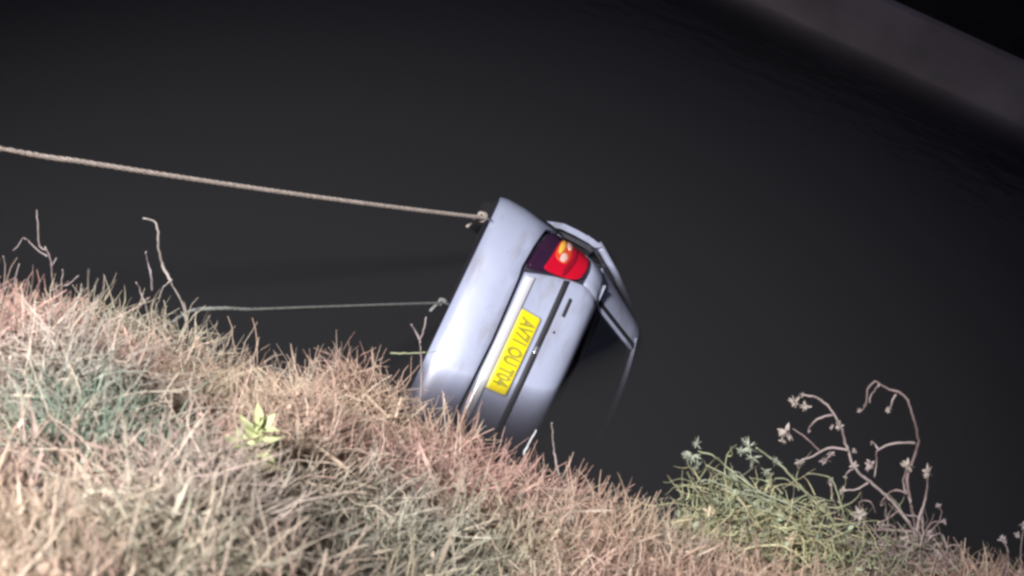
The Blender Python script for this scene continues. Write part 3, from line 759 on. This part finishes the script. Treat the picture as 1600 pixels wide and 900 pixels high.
for k in range(26):
    x0 = random.uniform(900, 1330); y0 = random.uniform(800, 960); hgt = random.uniform(80, 260) * (1 if x0 < 1200 else .6); lean = random.uniform(-170, 120); cv = random.uniform(-60, 60)
    pts = [(x0, y0), (x0 + lean * .25 + cv * .5, y0 - hgt * .45), (x0 + lean * .65 + cv, y0 - hgt * .85), (x0 + lean, y0 - hgt * random.uniform(.75, 1.05))]
    branch(th, 'stem', L6(*pts), Y + random.uniform(-.12, .1), random.uniform(.0025, .0042), cD if k % 3 else cDk)
    if k % 3 == 0: head(th, 'seed_head', *C6(*pts[-1]), Y, random.uniform(.010, .018), cD)
n_ = 420; bx = np.array([at(*C6(x, y), Y + dy) for dy in (-.12, 0, .08) for x, y in [(860, 800), (930, 830), (1000, 800), (1060, 840), (1130, 800), (1190, 850), (960, 880), (1240, 880), (1090, 760), (900, 870)]])
R_ = bx[rng.integers(0, len(bx), n_)] + np.clip(rng.normal(0, .05, (n_, 3)), -.09, .09) - np.array(th.location); dd = rng.normal(0, .9, (n_, 3)); dd[:, 2] += .4
mixc = np.where(rng.random((n_, 1)) < .5, np.array((.36, .36, .25)), np.array((.38, .30, .27)))
strands('undergrowth', R_, dd, rng.uniform(.06, .17, n_), rng.uniform(.0018, .0036, n_), mixc * rng.uniform(.6, 1.3, (n_, 1)), parent=th, curl=.55, K=7)
# --- green bush beside it
cG = (.36, .38, .24); cGh = (.40, .44, .34)
gb = empty('green_shrub', at(1290, 900, 4.12)); tag(gb, 'sprawling grey green leafy shrub left of the tall dead shrub', 'shrub')
Y = 4.12
for r, pts in [(.0052, [(860, 780), (820, 710), (760, 630), (690, 558), (600, 460), (540, 410), (480, 370)]), (.0040, [(600, 612), (640, 590), (690, 565)]),
               (.0046, [(640, 720), (560, 600), (450, 520), (360, 450), (300, 400), (240, 385)]), (.0038, [(700, 700), (640, 640), (560, 560), (520, 480), (505, 455)]),
               (.0038, [(380, 640), (375, 560), (385, 500)]), (.0038, [(480, 700), (440, 600), (400, 520), (330, 470), (270, 440)]), (.0036, [(820, 700), (730, 600), (700, 560)]),
               (.0034, [(560, 760), (620, 700), (560, 600)]), (.0034, [(760, 700), (690, 620), (610, 610)]), (.0034, [(870, 740), (835, 620), (790, 500), (690, 475)])]:
    branch(gb, 'stem', L6(*pts), Y, r * 1.2, cG)
for k in range(20):
    x0 = random.uniform(560, 900); y0 = random.uniform(740, 900); x1 = x0 - random.uniform(60, 330); y1 = max(430, y0 - random.uniform(140, 330))
    xm, ym = (x0 + x1) / 2 + random.uniform(0, 50), (y0 + y1) / 2 - random.uniform(10, 50)
    branch(gb, 'stem', L6((x0, y0), (xm, ym), (x1, y1), (x1 - 40, y1 + random.uniform(-10, 30))), Y + random.uniform(-.1, .08), random.uniform(.0026, .0040), (cG, cGh, (.50, .46, .33))[k % 3])
for x, y, s in [(215, 400, .030), (235, 350, .018), (240, 440, .022), (190, 400, .014), (450, 365, .026), (420, 380, .016), (465, 410, .024), (430, 340, .012), (565, 420, .018), (520, 465, .018), (400, 490, .018)]:
    head(gb, 'leaf_cluster', *C6(x, y), Y + random.uniform(-.03, .03), s * 1.15, cGh, spiky=True)
root = np.array([at(*C6(x, y), Y + .03 * k) for k in (-3, -1, 0, 1) for x, y in [(300, 660), (370, 640), (430, 680), (500, 660), (560, 720), (480, 760), (200, 700), (160, 760), (880, 820), (780, 700), (620, 770), (700, 760), (350, 720), (420, 600), (760, 800), (640, 700), (330, 570), (530, 610), (250, 720), (800, 840), (600, 830), (400, 800)]])
n_ = 1150; idx = rng.integers(0, len(root), n_); R_ = root[idx] + np.clip(rng.normal(0, 1, (n_, 3)), -1.8, 1.8) * np.array([.075, .08, .045]) - np.array(gb.location); dd = rng.normal(0, .9, (n_, 3)); dd[:, 2] += .35
mixc = np.where(rng.random((n_, 1)) < .35, np.array((.58, .52, .31)), np.array((.42, .44, .26))); mixc = np.where(rng.random((n_, 1)) < .12, np.array((.16, .15, .11)), mixc)
strands('foliage', R_, dd, rng.uniform(.05, .19, n_), rng.uniform(.0018, .0042, n_), np.clip(mixc * rng.uniform(.7, 1.35, (n_, 1)), .02, .8), parent=gb, curl=.55, K=7)
nl_ = 340; idx = rng.integers(0, len(root), nl_); lv = []; lf = []
for k in range(nl_):
    c_ = Vector(root[idx[k]] + rng.normal(0, .05, 3) - np.array(gb.location)); dr = Vector(rng.normal(0, 1, 3)); dr.normalize(); sd = dr.cross(Vector(rng.normal(0, 1, 3))).normalized(); up = dr.cross(sd); L_ = rng.uniform(.015, .034); b = len(lv)
    for t, ww in ((0, .1), (.4, .3), (.75, .22), (1, .02)): 
        q = c_ + dr * L_ * t + up * L_ * .35 * t * t; lv += [q + sd * L_ * ww, q + up * L_ * .08, q - sd * L_ * ww]
    for j_ in range(3):
        for e_ in range(2): lf.append((b + j_ * 3 + e_, b + j_ * 3 + e_ + 1, b + j_ * 3 + e_ + 4, b + j_ * 3 + e_ + 3))
mesh_tint(pydata('leaves', lv, lf, VEG, gb, smooth=True), (.40, .46, .31))['kind'] = 'stuff'

# --- pale green weed that stands up from the mat, blue-green clump
def leafy(name, label, px, py, Y, s, c, nl, cat='plant'):
    base = at(px, py, Y); e = empty(name, base); tag(e, label, cat)
    h = s; mesh_tint(tube('stem', [(0, 0, -.1), (0, 0, h * .5), (-.01, .01, h)], [.006, .005, .003], VEG, e, 6), np.array(c) * .9)
    for k in range(nl):
        t = k / nl; a = k * 2.4; L_ = s * (.55 - .25 * t); o_ = Vector((0, 0, h * (.1 + .85 * t)))
        dr = Vector((math.cos(a), math.sin(a), .8 + .8 * t)).normalized(); sd = dr.cross(Vector((0, 0, 1))).normalized(); up = sd.cross(dr); v = []; f = []
        for j, (tt, ww) in enumerate(((0, .15), (.25, .8), (.55, 1), (.8, .6), (1, .05))):
            q = o_ + dr * L_ * tt + up * -L_ * .35 * tt * tt
            v += [q + sd * L_ * .2 * ww, q - up * L_ * .06 * ww, q - sd * L_ * .2 * ww]
        for j in range(4):
            for e_ in range(2): f.append((j * 3 + e_, j * 3 + e_ + 1, j * 3 + e_ + 4, j * 3 + e_ + 3))
        mesh_tint(pydata('leaf', v, f, VEG, e, smooth=True), np.array(c) * random.uniform(.85, 1.15))
    return e
pw = on_bank(388, 742)
leafy('leafy_weed', 'small bright yellow green weed with upright leaves in the middle of the dry grass', 386, 735, pw.y, .19, (.50, .54, .27), 16)
pb = on_bank(165, 715)
cl = empty('grass_clump', pb); tag(cl, 'low blue green grass clump in the dry grass at left', 'plant')
n_ = 900; R_ = rng.normal(0, 1, (n_, 3)) * np.array([.13, .10, .03]); R_[:, 2] = bank_z(R_[:, 0] + pb.x, R_[:, 1] + pb.y) - pb.z + .14 + R_[:, 2]
dd = rng.normal(0, .9, (n_, 3)); dd[:, 2] += .7
strands('blades', R_, dd, rng.uniform(.08, .2, n_), rng.uniform(.0018, .0034, n_), np.array((.26, .325, .245)) * rng.uniform(.7, 1.35, (n_, 1)), parent=cl, curl=.25)

# --- single twigs and stalks
cT = (.32, .27, .26); cS = (.62, .54, .44)
def twig(name, label, Y, parts, c=cT, cat='twig'):
    p0 = parts[0][1][0]; e = empty(name, at(*p0, Y)); tag(e, label, cat)
    for r, pts in parts: branch(e, 'stem', pts, Y, r, c, jit=.015)
    return e
twig('dead_twig', 'branched dead twig standing against the water at far left, highest of the twigs there', 4.05, [(.0052, [(90, 500), (84, 455), (81, 420), (77, 398), (70, 385)]), (.0040, [(72, 390), (62, 385), (59, 355), (57, 328)]),
     (.0036, [(74, 400), (58, 390), (42, 374)]), (.0032, [(20, 392), (28, 385), (35, 372)]), (.0030, [(42, 374), (36, 371)]), (.0032, [(81, 415), (88, 402)])])
twig('dead_twig', 'short forked twig to the right of the branched twig at far left', 4.02, [(.0046, [(94, 500), (96, 460), (98, 420)]), (.0040, [(96, 446), (106, 445), (123, 430)]), (.0036, [(80, 455), (97, 443)])])
twig('dead_twig', 'curled twig knob at the left edge of the grass', 3.98, [(.0048, [(22, 500), (22, 455), (25, 430), (31, 412)]), (.0042, [(4, 460), (8, 425), (6, 400)])])
twig('hooked_stalk', 'tall bare stalk with a hooked tip bending left over the water', 4.1, [(.0052, [(292, 500), (284, 472), (267, 440)]), (.0066, [(267, 440), (255, 415), (248, 385), (247, 358), (240, 344), (224, 341)]), (.0036, [(265, 440), (254, 452), (247, 468)])], (.37, .33, .30))
twig('dead_twig', 'short straight twig just left of the hooked stalk', 4.1, [(.0050, [(238, 455), (236, 430), (231, 412), (228, 394)])], (.32, .27, .28))
twig('dead_twig', 'low slanting twig at the grass edge left of the hooked stalk', 4.08, [(.0050, [(232, 490), (226, 472), (219, 455), (213, 440)])])
twig('forked_twig', 'Y shaped twig standing beside the left edge of the car', 4.3, [(.0056, [(657, 640), (659, 580), (656, 532)]), (.0046, [(656, 532), (650, 518), (641, 506)]), (.0046, [(656, 532), (662, 516), (666, 494)])], (.40, .34, .33))
twig('dead_twig', 'thin grey stalk rising against the water right of the car', 4.25, [(.0054, [(905, 800), (885, 765), (872, 738), (866, 705), (862, 660)])], (.40, .36, .34))
twig('dead_twig', 'pale green stalk lying level just left of the forked twig', 4.35, [(.0040, [(610, 552), (645, 552), (690, 549)])], (.30, .32, .20))
twig('dead_twig', 'bright slanting straw below the right end of the car', 4.4, [(.0060, [(818, 712), (828, 690), (838, 672)])], (.66, .66, .66))
twig('pale_stick', 'long pale broken stick lying on the grass at lower left', on_bank(120, 765).y - .05, [(.0060, [(52, 735), (85, 743), (118, 752)]), (.0046, [(118, 752), (150, 772), (190, 795)])], (.74, .68, .58), 'stick')
twig('pale_stick', 'upright pale stick below the long broken stick at lower left', on_bank(60, 800).y - .05, [(.0050, [(58, 760), (54, 790), (60, 812)])], (.72, .66, .58), 'stick')
twig('arching_stalk', 'pale yellow stalk arching over the grass below the green shrub', 3.9, [(.0050, [(1100, 905), (1130, 873), (1170, 856), (1215, 852), (1245, 865), (1268, 890), (1280, 925)])], (.62, .58, .36))
twig('arching_stalk', 'pale curved stalk looping over the grass at bottom centre left', on_bank(520, 850).y - .08, [(.0044, [(465, 838), (495, 832), (520, 838), (540, 860), (552, 895)])], (.66, .56, .46))
twig('arching_stalk', 'pale bent stalk crossing the grass at bottom centre', on_bank(650, 830).y - .1, [(.0040, [(595, 775), (630, 806), (670, 825), (720, 838), (770, 842)])], (.66, .60, .48))
twig('arching_stalk', 'long straight straw sloping down beneath the car at bottom centre', on_bank(740, 840).y - .08, [(.0038, [(728, 802), (760, 840), (800, 876), (830, 905)])], (.66, .60, .50))
e = twig('dry_weed', 'dried weed with seed heads at the right edge of the picture', 4.25, [(.0048, [C6(1505, 940), C6(1520, 850), C6(1522, 800), C6(1505, 755)]), (.0040, [C6(1590, 960), C6(1575, 800), C6(1590, 700)])], (.34, .27, .27), 'weed')
for x, y, s in [(1505, 750, .022), (1588, 690, .022), (1560, 730, .014), (1524, 850, .012)]: head(e, 'seed_head', *C6(x, y), 4.25, s, (.44, .38, .37))
for (px, py, s, lab) in [(1233, 842, .030, 'cream coloured dry bloom at the foot of the green shrub'), (200, 750, .024, 'small pale curled leaf above the pink grass at lower left'), (1110, 800, .028, 'pinkish dry bloom in the grass at the left foot of the green shrub')]:
    Yb = 4.02 if px > 1000 else on_bank(px, py).y - .05
    e = empty('dry_bloom', at(px, py, Yb)); tag(e, lab, 'flower'); head(e, 'petals', px, py, Yb, s, (.78, .64, .48))
for o_ in scene.objects:
    k_ = o_.name.split('.')[0]
    if 'category' in o_ and k_ in ('dead_twig', 'tow_rope', 'pale_stick', 'arching_stalk', 'dry_bloom'):
        o_['group'] = {'dead_twig': 'dead twigs along the edge of the grass', 'tow_rope': 'ropes tied to the car', 'pale_stick': 'pale sticks on the grass',
                       'arching_stalk': 'pale stalks arching over the grass', 'dry_bloom': 'dry blooms in the grass'}[k_]
print('tris', sum(len(o.data.polygons) for o in scene.objects if o.type == 'MESH'))
